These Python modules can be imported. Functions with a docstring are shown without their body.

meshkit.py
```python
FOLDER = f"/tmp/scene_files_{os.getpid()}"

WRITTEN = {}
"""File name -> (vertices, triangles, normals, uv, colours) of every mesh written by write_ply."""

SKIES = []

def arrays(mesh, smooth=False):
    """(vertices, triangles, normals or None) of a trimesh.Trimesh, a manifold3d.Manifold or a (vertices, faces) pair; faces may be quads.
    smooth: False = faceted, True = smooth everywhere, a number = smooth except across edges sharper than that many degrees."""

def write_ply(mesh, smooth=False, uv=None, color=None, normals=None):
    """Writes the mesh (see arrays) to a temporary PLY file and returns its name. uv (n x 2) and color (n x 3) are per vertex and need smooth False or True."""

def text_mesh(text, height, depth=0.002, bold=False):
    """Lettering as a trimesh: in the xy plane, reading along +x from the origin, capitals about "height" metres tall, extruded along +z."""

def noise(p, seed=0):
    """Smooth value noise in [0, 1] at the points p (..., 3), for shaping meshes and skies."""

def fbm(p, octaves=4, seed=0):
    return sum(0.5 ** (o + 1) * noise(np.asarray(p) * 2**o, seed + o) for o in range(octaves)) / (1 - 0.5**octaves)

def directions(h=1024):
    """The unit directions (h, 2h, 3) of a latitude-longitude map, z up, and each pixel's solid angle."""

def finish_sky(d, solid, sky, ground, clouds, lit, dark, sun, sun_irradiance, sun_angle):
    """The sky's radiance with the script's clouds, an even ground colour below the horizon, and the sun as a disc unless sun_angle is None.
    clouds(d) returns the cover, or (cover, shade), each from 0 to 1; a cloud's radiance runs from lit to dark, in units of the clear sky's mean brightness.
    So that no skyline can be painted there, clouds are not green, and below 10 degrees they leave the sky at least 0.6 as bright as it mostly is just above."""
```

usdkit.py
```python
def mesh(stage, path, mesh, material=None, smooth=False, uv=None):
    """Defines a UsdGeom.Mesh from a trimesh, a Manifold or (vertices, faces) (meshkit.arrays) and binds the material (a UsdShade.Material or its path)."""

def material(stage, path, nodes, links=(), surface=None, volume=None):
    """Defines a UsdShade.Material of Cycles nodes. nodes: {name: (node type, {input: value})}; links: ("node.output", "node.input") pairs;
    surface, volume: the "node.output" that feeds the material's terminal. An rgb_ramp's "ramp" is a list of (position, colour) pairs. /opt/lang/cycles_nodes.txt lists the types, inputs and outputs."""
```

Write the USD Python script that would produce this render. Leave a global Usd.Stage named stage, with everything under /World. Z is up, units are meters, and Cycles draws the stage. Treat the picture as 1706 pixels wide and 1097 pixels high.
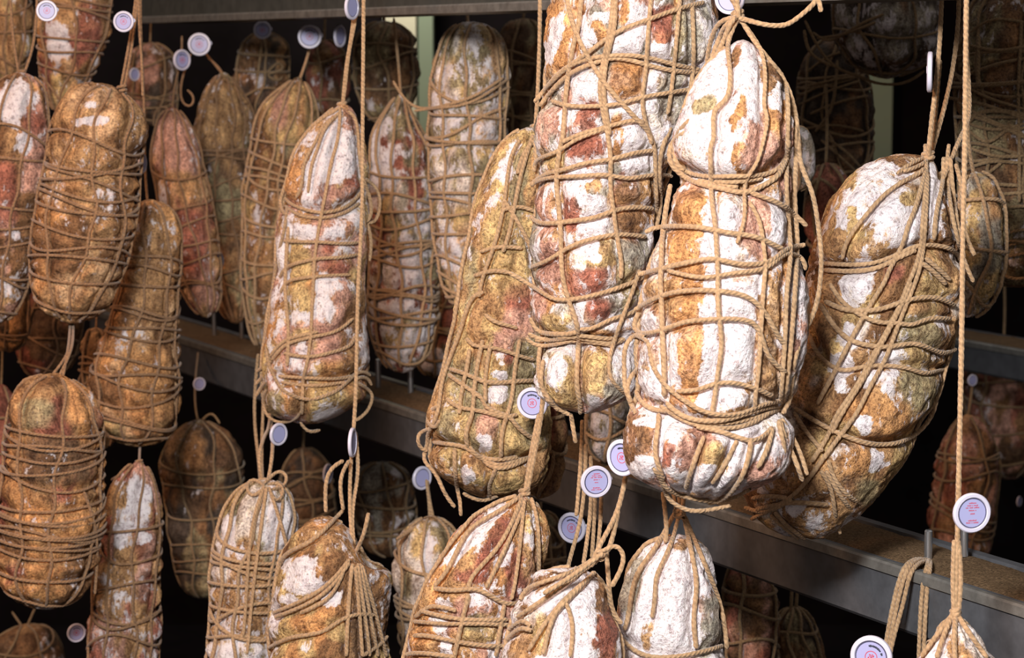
import math, random
import numpy as np, trimesh, usdkit, meshkit
from scipy.interpolate import CubicSpline, PchipInterpolator
from scipy.spatial import cKDTree
from scipy.ndimage import gaussian_filter1d
from pxr import Usd, UsdGeom, UsdLux, UsdShade, Gf, Sdf, Vt

stage = Usd.Stage.CreateInMemory()
UsdGeom.SetStageUpAxis(stage, 'Z'); UsdGeom.SetStageMetersPerUnit(stage, 1.0)
UsdGeom.Xform.Define(stage, '/World'); UsdGeom.Scope.Define(stage, '/World/Looks')

# ---------------------------------------------------------------- camera
W, H, FPX = 1706.0, 1097.0, 4000.0
PITCH = math.radians(6.6)
C0 = np.array([0.0, 0.0, 1.6])
RT = np.array([1.0, 0, 0]); FW = np.array([0, math.cos(PITCH), -math.sin(PITCH)]); UP = np.array([0, math.sin(PITCH), math.cos(PITCH)])
cam = UsdGeom.Camera.Define(stage, '/World/camera')
cam.AddTranslateOp().Set(Gf.Vec3d(*C0)); cam.AddRotateXOp().Set(90.0 - math.degrees(PITCH))
cam.CreateHorizontalApertureAttr(36.0); cam.CreateVerticalApertureAttr(36.0 * H / W)
cam.CreateFocalLengthAttr(36.0 * FPX / W); cam.CreateClippingRangeAttr(Gf.Vec2f(0.05, 60))
cam.CreateFStopAttr(13.0); cam.CreateFocusDistanceAttr(2.35)
cam.CreateExposureAttr(2.2)

# ---------------------------------------------------------------- lights
def rect(name, pos, target, w, h, power, color):
    l = UsdLux.RectLight.Define(stage, '/World/' + name)
    l.CreateWidthAttr(w); l.CreateHeightAttr(h); l.CreateIntensityAttr(power); l.CreateColorAttr(Gf.Vec3f(*color))
    m = Gf.Matrix4d().SetLookAt(Gf.Vec3d(*pos), Gf.Vec3d(*target), Gf.Vec3d(0, 0, 1)).GetInverse()
    l.AddTransformOp().Set(m)
rect('key_light', (-0.28, 0.62, 2.05), (0.05, 2.6, 1.30), 0.30, 0.22, 60.0, (1.0, 0.94, 0.89))
rect('store_lamp', (-1.9, 1.2, 3.0), (-0.5, 3.2, 1.3), 0.6, 0.3, 16.0, (1.0, 0.52, 0.28))
rect('door_lamp', (-0.30, 6.15, 2.3), (-0.30, 6.55, 1.5), 0.15, 0.15, 22.0, (1.0, 0.97, 0.85))
dome = UsdLux.DomeLight.Define(stage, '/World/ambient'); dome.CreateIntensityAttr(0.016); dome.CreateColorAttr(Gf.Vec3f(1.0, 0.88, 0.80))

# ---------------------------------------------------------------- helpers
used = {}
def numbered(path):
    n = used.get(path, -1) + 1; used[path] = n
    return path if n == 0 else '%s_%03d' % (path, n)
def tag(p, label=None, cat=None, group=None, kind=None):
    for k, v in (('label', label), ('category', cat), ('group', group), ('kind', kind)):
        if v: p.SetCustomDataByKey(k, v)
def thing(name, label, cat, base, group=None):
    x = UsdGeom.Xform.Define(stage, numbered('/World/' + name)); x.AddTranslateOp().Set(Gf.Vec3d(*map(float, base)))
    tag(x.GetPrim(), label, cat, group); x.base = np.asarray(base, float)
    BASES[str(x.GetPath())] = x.base
    return x
BASES = {}
def part(name, mesh, mat, parent, smooth=30, uv=None, label=None, attrs=None, kind=None):
    """mesh in world coordinates; stored relative to its thing"""
    path = numbered(str(parent.GetPath()) + '/' + name)
    base = BASES['/'.join(path.split('/')[:3])]
    v, f = (np.array(mesh.vertices), np.array(mesh.faces)) if hasattr(mesh, 'vertices') else (np.asarray(mesh[0], float), np.asarray(mesh[1]))
    m = usdkit.mesh(stage, path, (v - base, f), mat, smooth, uv)
    for k, (arr, typ) in (attrs or {}).items():
        pv = UsdGeom.PrimvarsAPI(m).CreatePrimvar(k, typ, 'vertex')
        pv.Set((Vt.Vec3fArray if arr.ndim == 2 else Vt.FloatArray).FromNumpy(np.ascontiguousarray(arr, np.float32)))
    tag(m.GetPrim(), label, kind=kind)
    return m
def unp(px, py, d):
    px, py, d = np.broadcast_arrays(np.asarray(px, float), np.asarray(py, float), np.asarray(d, float))
    return C0 + d[..., None] * (FW + ((px - W / 2) / FPX)[..., None] * RT - ((py - H / 2) / FPX)[..., None] * UP)
def proj(P):
    q = P - C0; d = q @ FW
    return np.stack([W / 2 + FPX * (q @ RT) / d, H / 2 - FPX * (q @ UP) / d], -1), d
def sst(a, b, x):
    t = np.clip((x - a) / (b - a), 0, 1); return t * t * (3 - 2 * t)
def grid_faces(n, m, wrap):
    i, j = np.meshgrid(np.arange(n - 1), np.arange(m if wrap else m - 1), indexing='ij'); k = (j + 1) % m
    return np.stack([i * m + j, (i + 1) * m + j, (i + 1) * m + k, i * m + k], -1).reshape(-1, 4)

# ---------------------------------------------------------------- materials
LK = '/World/Looks/'
def casing_material(name, bump=0.9):
    return usdkit.material(stage, LK + name, {
        'tc': ('texture_coordinate', {}), 'mp': ('mapping', {'scale': (1.0, 1.0, 0.5)}),
        'tint': ('attribute', {'attribute': 'tint'}), 'mould': ('attribute', {'attribute': 'mould'}),
        'n1': ('noise_texture', {'scale': 95.0, 'detail': 7.0, 'roughness': 0.72}),
        'n2': ('noise_texture', {'scale': 330.0, 'detail': 3.0, 'roughness': 0.6}),
        'n3': ('noise_texture', {'scale': 60.0, 'detail': 6.0, 'roughness': 0.7, 'distortion': 0.6}),
        'n4': ('noise_texture', {'scale': 150.0, 'detail': 5.0, 'roughness': 0.7}),
        # tone of the bare skin: dark grain to pale bloom
        'tr': ('rgb_ramp', {'ramp': [(0.34, (0.34, 0.28, 0.24)), (0.47, (0.85, 0.82, 0.78)), (0.55, (1.1, 1.1, 1.05)), (0.68, (1.75, 1.75, 1.65))]}),
        'tm': ('mix', {'mix_type': 'multiply', 'fac': 1.0}),
        'gr': ('rgb_ramp', {'ramp': [(0.36, (0.45, 0.38, 0.33)), (0.48, (0.95, 0.93, 0.9)), (0.62, (1.45, 1.42, 1.3))]}),
        'gm': ('mix', {'mix_type': 'multiply', 'fac': 0.9}),
        # mould
        's1': ('math', {'math_type': 'multiply_add', 'value2': 2.2, 'value3': -1.1}),
        's2': ('math', {'math_type': 'add'}),
        'mr': ('rgb_ramp', {'ramp': [(0.36, (0, 0, 0)), (0.47, (0.72, 0.72, 0.72)), (0.68, (1, 1, 1))]}),
        'mc': ('rgb_ramp', {'ramp': [(0.34, (0.42, 0.36, 0.38)), (0.43, (0.80, 0.74, 0.80)), (0.52, (0.93, 0.89, 0.93))]}),
        'mm': ('mix', {'mix_type': 'mix'}),
        # pits
        'pr': ('rgb_ramp', {'ramp': [(0.60, (1, 1, 1)), (0.67, (0.36, 0.30, 0.27))]}),
        'pm': ('mix', {'mix_type': 'multiply', 'fac': 0.8}),
        'ba': ('math', {'math_type': 'multiply_add', 'value2': 0.6}),
        'bp': ('bump', {'strength': bump, 'distance': 0.005}),
        'p': ('principled_bsdf', {'roughness': 0.6, 'specular_ior_level': 0.4})},
        [('tc.object', 'mp.vector'), ('mp.vector', 'n1.vector'), ('tc.object', 'n2.vector'), ('mp.vector', 'n3.vector'), ('tc.object', 'n4.vector'),
         ('n3.fac', 'tr.fac'), ('tint.color', 'tm.color1'), ('tr.color', 'tm.color2'),
         ('n1.fac', 's1.value1'), ('s1.value', 's2.value1'), ('mould.fac', 's2.value2'), ('s2.value', 'mr.fac'),
         ('n4.fac', 'mc.fac'), ('mc.color', 'mm.color2'),
         ('mr.color', 'mm.fac'), ('tm.color', 'gm.color1'), ('n2.fac', 'gr.fac'), ('gr.color', 'gm.color2'), ('gm.color', 'mm.color1'), ('n2.fac', 'pr.fac'), ('mm.color', 'pm.color1'), ('pr.color', 'pm.color2'),
         ('n2.fac', 'ba.value1'), ('n1.fac', 'ba.value3'), ('ba.value', 'bp.height'), ('bp.normal', 'p.normal'), ('pm.color', 'p.base_color')], surface='p.BSDF')
def twine_material(name, c1, c2):
    return usdkit.material(stage, LK + name, {
        'tc': ('texture_coordinate', {}),
        'w': ('wave_texture', {'wave_type': 'bands', 'bands_direction': 'diagonal', 'scale': 1.0, 'distortion': 0.8, 'detail': 2.0}),
        'n': ('noise_texture', {'scale': 220.0, 'detail': 5.0, 'roughness': 0.75}),
        'r': ('rgb_ramp', {'ramp': [(0.3, c2), (0.62, c1)]}),
        'wr': ('rgb_ramp', {'ramp': [(0.0, (0.74, 0.71, 0.68)), (0.5, (1, 1, 1))]}),
        'm': ('mix', {'mix_type': 'multiply', 'fac': 0.5}),
        'b': ('bump', {'strength': 0.35, 'distance': 0.002}),
        'p': ('principled_bsdf', {'roughness': 0.85, 'specular_ior_level': 0.15, 'sheen_weight': 0.25})},
        [('tc.UV', 'w.vector'), ('tc.object', 'n.vector'), ('n.fac', 'r.fac'), ('w.fac', 'wr.fac'), ('r.color', 'm.color1'), ('wr.color', 'm.color2'),
         ('w.fac', 'b.height'), ('b.normal', 'p.normal'), ('m.color', 'p.base_color')], surface='p.BSDF')
def plain(name, col, rough=0.5, metal=0.0, spec=0.5, emis=0.0, noise=None):
    nodes = {'p': ('principled_bsdf', {'base_color': col, 'roughness': rough, 'metallic': metal, 'specular_ior_level': spec})}
    links = []
    if noise:
        sc, lo, hi, bs = noise
        nodes.update({'tc': ('texture_coordinate', {}), 'n': ('noise_texture', {'scale': sc, 'detail': 6.0, 'roughness': 0.65}),
                      'r': ('rgb_ramp', {'ramp': [(0.3, tuple(lo * c for c in col)), (0.7, tuple(hi * c for c in col))]}),
                      'b': ('bump', {'strength': bs, 'distance': 0.003})})
        links = [('tc.object', 'n.vector'), ('n.fac', 'r.fac'), ('r.color', 'p.base_color'), ('n.fac', 'b.height'), ('b.normal', 'p.normal')]
    return usdkit.material(stage, LK + name, nodes, links, surface='p.BSDF')
M_CASE = casing_material('cured_skin')
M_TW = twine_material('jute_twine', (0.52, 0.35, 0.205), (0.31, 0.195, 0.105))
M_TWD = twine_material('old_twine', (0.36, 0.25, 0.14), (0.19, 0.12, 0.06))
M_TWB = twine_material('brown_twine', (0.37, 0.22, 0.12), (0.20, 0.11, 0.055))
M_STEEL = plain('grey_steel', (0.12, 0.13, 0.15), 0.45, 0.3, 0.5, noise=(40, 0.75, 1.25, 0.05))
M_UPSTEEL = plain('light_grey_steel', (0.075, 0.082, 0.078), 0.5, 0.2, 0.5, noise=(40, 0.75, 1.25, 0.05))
M_EDGE = plain('worn_steel_edge', (0.26, 0.26, 0.25), 0.4, 0.5, noise=(60, 0.7, 1.3, 0.1))
M_DUST = plain('shelf_dust', (0.16, 0.105, 0.06), 0.95, 0, 0.1, noise=(350, 0.35, 1.7, 0.9))
M_PIN = plain('pin_metal', (0.62, 0.65, 0.70), 0.25, 0.9)
M_RIM = plain('tag_white_plastic', (0.66, 0.66, 0.82), 0.35)
M_FACE = plain('tag_lilac_face', (0.40, 0.42, 0.72), 0.4)
M_LINE = plain('tag_dark_line', (0.06, 0.06, 0.12), 0.5)
M_RED = plain('tag_red_print', (0.55, 0.06, 0.10), 0.5)
M_BLACK = plain('tag_black_print', (0.015, 0.02, 0.03), 0.5)
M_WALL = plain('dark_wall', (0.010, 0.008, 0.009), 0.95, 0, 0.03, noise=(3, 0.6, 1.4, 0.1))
M_CREAM = plain('cream_door', (0.75, 0.72, 0.55), 0.6)
M_GREEN = plain('green_frame', (0.30, 0.38, 0.27), 0.6)
# ---------------------------------------------------------------- twine
def resample(P, step):
    P = np.asarray(P, float); d = np.r_[0, np.cumsum(np.linalg.norm(np.diff(P, axis=0), axis=1))]
    keep = np.r_[True, np.diff(d) > 1e-9]; P, d = P[keep], d[keep]
    n = max(int(d[-1] / step) + 1, 3); s = np.linspace(0, d[-1], n)
    return np.stack([np.interp(s, d, P[:, k]) for k in range(P.shape[1])], 1)
def spline(P, step):
    P = np.asarray(P, float)
    if len(P) < 3: return resample(P, step)
    d = np.r_[0, np.cumsum(np.sqrt(np.linalg.norm(np.diff(P, axis=0), axis=1)) + 1e-9)]
    cs = CubicSpline(d, P, bc_type='natural'); s = np.linspace(0, d[-1], 12 * len(P))
    return resample(cs(s), step)
def rope(P, r, near=True, taper=False):
    """two-ply twine swept along P"""
    P = resample(P, 0.0019 if near else 0.0045); n = len(P); sides = 8 if near else 6
    T = np.gradient(P, axis=0); T /= np.linalg.norm(T, axis=1, keepdims=True) + 1e-12
    N = np.zeros_like(P); a = np.cross(T[0], [0.3, 0.8, 0.5]); a /= np.linalg.norm(a); N[0] = a
    for i in range(1, n):
        a = a - T[i] * (a @ T[i]); a = a / (np.linalg.norm(a) + 1e-12); N[i] = a
    B = np.cross(T, N)
    s = np.r_[0, np.cumsum(np.linalg.norm(np.diff(P, axis=0), axis=1))]
    ph = np.linspace(0, 2 * np.pi, sides + 1)
    rr = r * (0.94 + (0.065 if near else 0.05) * np.cos(2 * ph[None] - 2 * np.pi * s[:, None] / 0.0075))
    rr *= (1 + 0.16 * (meshkit.noise(np.stack([s * 90, s * 0 + P[0, 0] * 50, s * 0 + P[0, 2] * 70], -1)) - 0.5))[:, None]
    if taper: rr[:1] *= 0.6; rr[-1:] *= 0.6
    V = P[:, None] + rr[..., None] * (np.cos(ph)[None, :, None] * N[:, None] + np.sin(ph)[None, :, None] * B[:, None])
    uv = np.stack(np.broadcast_arrays(ph[None] / (2 * np.pi) * 2, s[:, None] / 0.0075), -1).reshape(-1, 2)
    F = grid_faces(n, sides + 1, False)
    return V.reshape(-1, 3), np.vstack([F[:, [0, 1, 2]], F[:, [0, 2, 3]]]), uv
def twine(name, P, r, mat, parent, near=True, label=None):
    v, f, uv = rope(P, r, near, True)
    return part(name, (v, f), mat, parent, True, uv, label)
def pts(s):
    return np.array([[float(q) for q in p.split(',')] for p in s.split()])

# ---------------------------------------------------------------- cured meats
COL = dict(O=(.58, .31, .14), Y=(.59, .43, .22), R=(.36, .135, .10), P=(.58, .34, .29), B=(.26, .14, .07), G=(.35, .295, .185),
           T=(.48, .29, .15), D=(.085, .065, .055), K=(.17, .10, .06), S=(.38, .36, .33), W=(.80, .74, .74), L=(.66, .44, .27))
COL = {k: np.array(v) for k, v in COL.items()}
KIND = dict(v='vertical_string', w='wrap_string', l='loose_string', e='string_end', k='string_loop', c='hanging_cord', n='knot')

def meat(spec):
    seed = spec.get('seed', sum(map(ord, spec['id'])) * 7 % 9973); rng = np.random.default_rng(seed)
    ax = pts(spec['axis']); d0 = spec['d']; near = spec.get('near', d0 < 2.75)
    dd = ax[:, 3] if ax.shape[1] > 3 else np.full(len(ax), d0)
    C = unp(ax[:, 0], ax[:, 1], dd); R = ax[:, 2] * dd / FPX
    L = np.r_[0, np.cumsum(np.linalg.norm(np.diff(C, axis=0), axis=1))]; total = L[-1]
    cs = CubicSpline(L, C, bc_type='natural') if len(L) > 2 else None; rs = PchipInterpolator(L, R)
    res = spec.get('res', 0.0026 if near else 0.0048)
    nt = int(total / res) + 8; nu = int(2 * np.pi * R.max() / res)
    capt, capb = min(0.5 * R[0] + 0.004, 0.3 * total), min(spec.get('cap', 0.75) * R[-1] + 0.004, 0.4 * total)
    x = np.linspace(0, np.pi, nt); s = (total * (1 - np.cos(x)) / 2 * 0.35 + 0.65 * total * np.linspace(0, 1, nt))
    cen = cs(s); tan = cs(s, 1); tan /= np.linalg.norm(tan, axis=1, keepdims=True)
    rad = rs(s)
    rad = rad * np.sqrt(np.clip(1 - np.clip((capt - s) / capt, 0, 1) ** 2, 0, 1)) * np.sqrt(np.clip(1 - np.clip((s - total + capb) / capb, 0, 1) ** 2, 0, 1))
    rad = np.maximum(rad, 2e-4)
    e1 = RT - tan * (tan @ RT)[:, None]; e1 /= np.linalg.norm(e1, axis=1, keepdims=True)
    bk = np.cross(tan, e1); bk *= np.sign(bk @ FW)[:, None]
    u = np.arange(nu) / nu; phi = 2 * np.pi * u
    dirs = np.cos(phi)[None, :, None] * bk[:, None] + np.sin(phi)[None, :, None] * e1[:, None]
    P = cen[:, None] + rad[:, None, None] * dirs
    # lumps and wrinkles
    q = P + seed * 0.137
    lump = meshkit.fbm(q * 14, 3, seed) - 0.5
    st = np.stack([dirs[..., 0] * rad[:, None] , dirs[..., 1] * rad[:, None], np.broadcast_to(s[:, None] * 0.4, rad[:, None].shape + ()) + 0 * dirs[..., 0]], -1) + seed * 0.211
    wr = meshkit.fbm(st * 95, 3, seed + 3) - 0.5
    wr = np.abs(wr) * -2 + 0.35
    fine = meshkit.fbm(q * 170, 2, seed + 9) - 0.5
    hgt = rad.max() * spec.get('lump', 0.24) * lump + spec.get('wrinkle', 0.005) * wr + 0.003 * fine
    fade = np.clip(rad / (0.35 * rad.max()), 0, 1)[:, None]
    P = P + (hgt * fade)[..., None] * dirs
    if 'crease' in spec:
        fp = proj(P.reshape(-1, 3))[0]; fw = (dirs.reshape(-1, 3) @ FW) < 0.3; push = np.zeros(len(fp))
        for cl, wd, dp in spec['crease']:
            dist = cKDTree(spline(pts(cl), 2.0)).query(fp)[0]; push += fw * dp * np.exp(-(dist / wd) ** 2)
        P = P - (np.minimum(push, 0.03).reshape(nt, nu) * fade)[..., None] * dirs
    base_px, base_d = proj(P.reshape(-1, 3))
    nrm = dirs.reshape(-1, 3)
    front = (nrm @ FW) < 0.12
    tree = cKDTree(base_px[front]); fd = base_d[front]
    r0 = spec.get('r', 0.0019 if ax[:, 0].mean() < 420 else 0.0024)
    strings, gpts = [], []
    def trace(kind, px, lift=0.2):
        px = pts(px) if isinstance(px, str) else px
        dcol = px[:, 2] if px.shape[1] > 2 else None
        sp = spline(px[:, :2], 3.0 if near else 4.0)
        dist, idx = tree.query(sp, k=6)
        w = 1 / (dist + 1.0); dep = (fd[idx] * w).sum(1) / w.sum(1)
        if kind in 'lke': dep = dep - r0 * (1.2 if kind == 'l' else 1.6)
        free = dist[:, 0] > 7
        dep = gaussian_filter1d(dep, 2.0, mode='nearest') - r0 * lift
        strings.append((kind, unp(sp[:, 0], sp[:, 1], dep)))
        if kind in 'vw': gpts.append(unp(sp[:, 0], sp[:, 1], dep)[~free])
    def uvline(kind, uu, ss, lift=0.2):
        # a line on the body by angle (turns) and length along the axis
        a = np.interp(ss, s, np.arange(nt)); i = np.clip(a.astype(int), 0, nt - 2); f = (a - i)[:, None]
        b = (uu % 1) * nu; j = b.astype(int) % nu; g = (b - np.floor(b))[:, None]; j2 = (j + 1) % nu
        X = (P[i, j] * (1 - f) + P[i + 1, j] * f) * (1 - g) + (P[i, j2] * (1 - f) + P[i + 1, j2] * f) * g
        dn = (dirs[i, j]); X = X + dn * r0 * lift
        X = gaussian_filter1d(X, 1.2, axis=0, mode='nearest')
        strings.append((kind, X))
        if kind in 'vw': gpts.append(X)
    for kind, px in spec.get('strs', ()):
        trace(kind, px)
    # procedural net
    nv, ws = spec.get('nv', 7), spec.get('wrap', 0.033)
    v0, v1 = spec.get('net', (0.24, 0.95))
    off = rng.random()
    for k in range(nv):
        ss = np.linspace(0.01 * total, 0.985 * total, 60)
        uu = (k + off + 0.28 * (rng.random() - 0.5)) / nv + spec.get('twist', 0.0) * (ss / total - 0.5) + 0.022 * np.sin(ss / total * (5 + 4 * rng.random()) + 6 * rng.random()) + 0.008 * np.sin(ss * 90 + k)
        if spec.get('hidefront') and 0.27 < (uu.mean() % 1) < 0.73: continue
        uvline('v', uu, ss)
    if ws:
        z = v0 * total
        while z < v1 * total:
            uu = np.linspace(0.79, 1.21, 50) if spec.get('hidefront') else np.linspace(0, 1, 80); p0, p1 = rng.random(2) * 6.28
            tl, sg = rng.normal(0, 0.008), rng.normal(0, 0.006)
            ss = z + tl * np.cos(2 * np.pi * uu + p0) + sg * np.cos(4 * np.pi * uu + p1)
            ss = ss - 0.007 * np.cos(2 * np.pi * uu)
            uvline('w', uu, np.clip(ss, 0.02 * total, 0.97 * total))
            z += ws * (0.45 + 1.0 * rng.random()) if rng.random() > 0.2 else 0.006
    # sagging loose arcs
    for k in range(spec.get('loose', 0)):
        z = total * rng.uniform(0.2, 0.85); uu = np.linspace(0.2, 0.8, 30); sag = rng.uniform(0.01, 0.03); tl = rng.normal(0, 0.02)
        uvline('l', uu, np.clip(z + tl * (uu - 0.5) * 2 + sag * np.sin(np.pi * (uu - 0.2) / 0.6), 0.02 * total, 0.97 * total), 1.6)
    # the strings bite into the skin
    Pf = P.reshape(-1, 3)
    if gpts:
        gp = np.vstack(gpts); dist, _ = cKDTree(gp).query(Pf, distance_upper_bound=0.03); dist = np.minimum(dist, 0.03)
        t = spec.get('tight', 1.0)
        pin = 1.5 * r0 * np.exp(-(dist / (1.9 * r0)) ** 2) + t * 0.0032 * np.exp(-(dist / 0.0095) ** 2)
        bulge = t * 0.0022 * sst(0.004, 0.018, dist)
        fd2 = np.repeat(fade.ravel(), nu) if fade.size == nt else 1
        Pf = Pf - ((pin - bulge) * fd2)[:, None] * nrm
    # pigments
    tint = np.tile(COL[spec['cols'][0]], (len(Pf), 1))
    sv = st.reshape(-1, 3)
    for k, c in enumerate(spec['cols'][1:]):
        m = meshkit.fbm(sv * (22 + 9 * k) + k * 7.3, 3, seed + 20 + k)
        m = sst(0.50, 0.58, m)
        tint = tint * (1 - m[:, None]) + COL[c] * m[:, None]
    tint *= (0.82 + 0.36 * meshkit.fbm(sv * 60, 2, seed + 40))[:, None]
    mo = 0.62 * meshkit.fbm(sv * 30, 3, seed + 50) + 0.38 * meshkit.fbm(Pf * 55 + seed, 3, seed + 51)
    mould = (mo - 0.5) * 2.0 + spec.get('mould', 0.3)
    bpx = base_px + 26 * (np.stack([meshkit.fbm(Pf * 60, 3, 5), meshkit.fbm(Pf * 60 + 9, 3, 6)], -1) - 0.5) * (2.3 / d0)
    fr = sst(0.35, -0.05, nrm @ FW)
    mot = meshkit.fbm(Pf * 75 + 3, 3, seed + 70)
    for pc in spec.get('patch', ()):
        c, x0, y0, rx, ry = pc[:5]; rot = math.radians(pc[5]) if len(pc) > 5 else 0
        dx, dy = bpx[:, 0] - x0, bpx[:, 1] - y0
        a, b = (dx * math.cos(rot) + dy * math.sin(rot)) / rx, (-dx * math.sin(rot) + dy * math.cos(rot)) / ry
        m = sst(1.25, 0.75, (np.abs(a) ** 3 + np.abs(b) ** 3) ** (1 / 3)) * fr
        m = m * (0.84 + 0.16 * sst(0.42, 0.52, mot))
        if c == 'W': mould = mould * (1 - m) + m * np.maximum(mould, 0.84 + 0.9 * (mo - 0.5))
        else:
            tint = tint * (1 - m[:, None]) + COL[c] * m[:, None]; mould = mould * (1 - m) + m * (0.16 + 0.5 * (mo - 0.5))
    tint = np.clip(tint * spec.get('tone', 1.0), 0, 0.9)
    lo = Pf[np.argmin(Pf[:, 2])]
    t = thing('cured_meat', spec['label'], 'cured meat', (cen[-1][0], cen[-1][1], lo[2]), spec.get('group', 'cured meats hanging in the rack'))
    F = grid_faces(nt, nu, True)
    part('casing', (Pf, np.vstack([F[:, [0, 1, 2]], F[:, [0, 2, 3]]])[:, ::-1] if np.dot(np.cross(P[nt // 2 + 1, 0] - P[nt // 2, 0], P[nt // 2, 1] - P[nt // 2, 0]), dirs[nt // 2, 0]) < 0 else np.vstack([F[:, [0, 1, 2]], F[:, [0, 2, 3]]])),
         spec.get('mat', M_CASE), t, True, None, None, {'tint': (tint, Sdf.ValueTypeNames.Color3fArray), 'mould': (mould, Sdf.ValueTypeNames.FloatArray)})
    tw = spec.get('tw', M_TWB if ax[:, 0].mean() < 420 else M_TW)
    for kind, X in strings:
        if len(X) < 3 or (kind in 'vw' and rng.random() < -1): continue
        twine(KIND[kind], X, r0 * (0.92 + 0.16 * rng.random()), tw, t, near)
    # cords by which it hangs: px polylines at depth
    for cpx in spec.get('cord', ['%g,%g,%g %g,%g,%g %g,%g,%g' % (ax[0, 0], ax[0, 1] + 3, dd[0], ax[0, 0] + 2, ax[0, 1] - 60, dd[0] + .01, ax[0, 0], ax[0, 1] - 130, dd[0] + .02)]):
        c = pts(cpx); dcol = c[:, 2] if c.shape[1] > 2 else np.full(len(c), d0)
        X = spline(unp(c[:, 0], c[:, 1], dcol), 0.003)
        if c[0, 1] <= -25: X = np.vstack([X[:1] + [[0, 0, 0.42]], X])       # on up to the hanging rack
        if c[-1, 1] <= -25: X = np.vstack([X, X[-1:] + [[0, 0, 0.42]]])
        twine('hanging_cord', X, r0 * 1.05, tw, t, near)
    if spec.get('knot'):
        kx, ky, kr = spec['knot'][:3]; kd = spec['knot'][3] if len(spec['knot']) > 3 else d0
        kc = unp(kx, ky, kd); a = np.linspace(0, 4 * np.pi, 90)
        X = kc + (kr * kd / FPX) * (np.cos(a)[:, None] * RT + np.sin(a)[:, None] * (0.9 * FW) + (np.linspace(-1.0, 1.0, 90)[:, None]) * UP)
        twine('knot', X, r0 * 1.1, tw, t, near)
    return t
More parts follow.
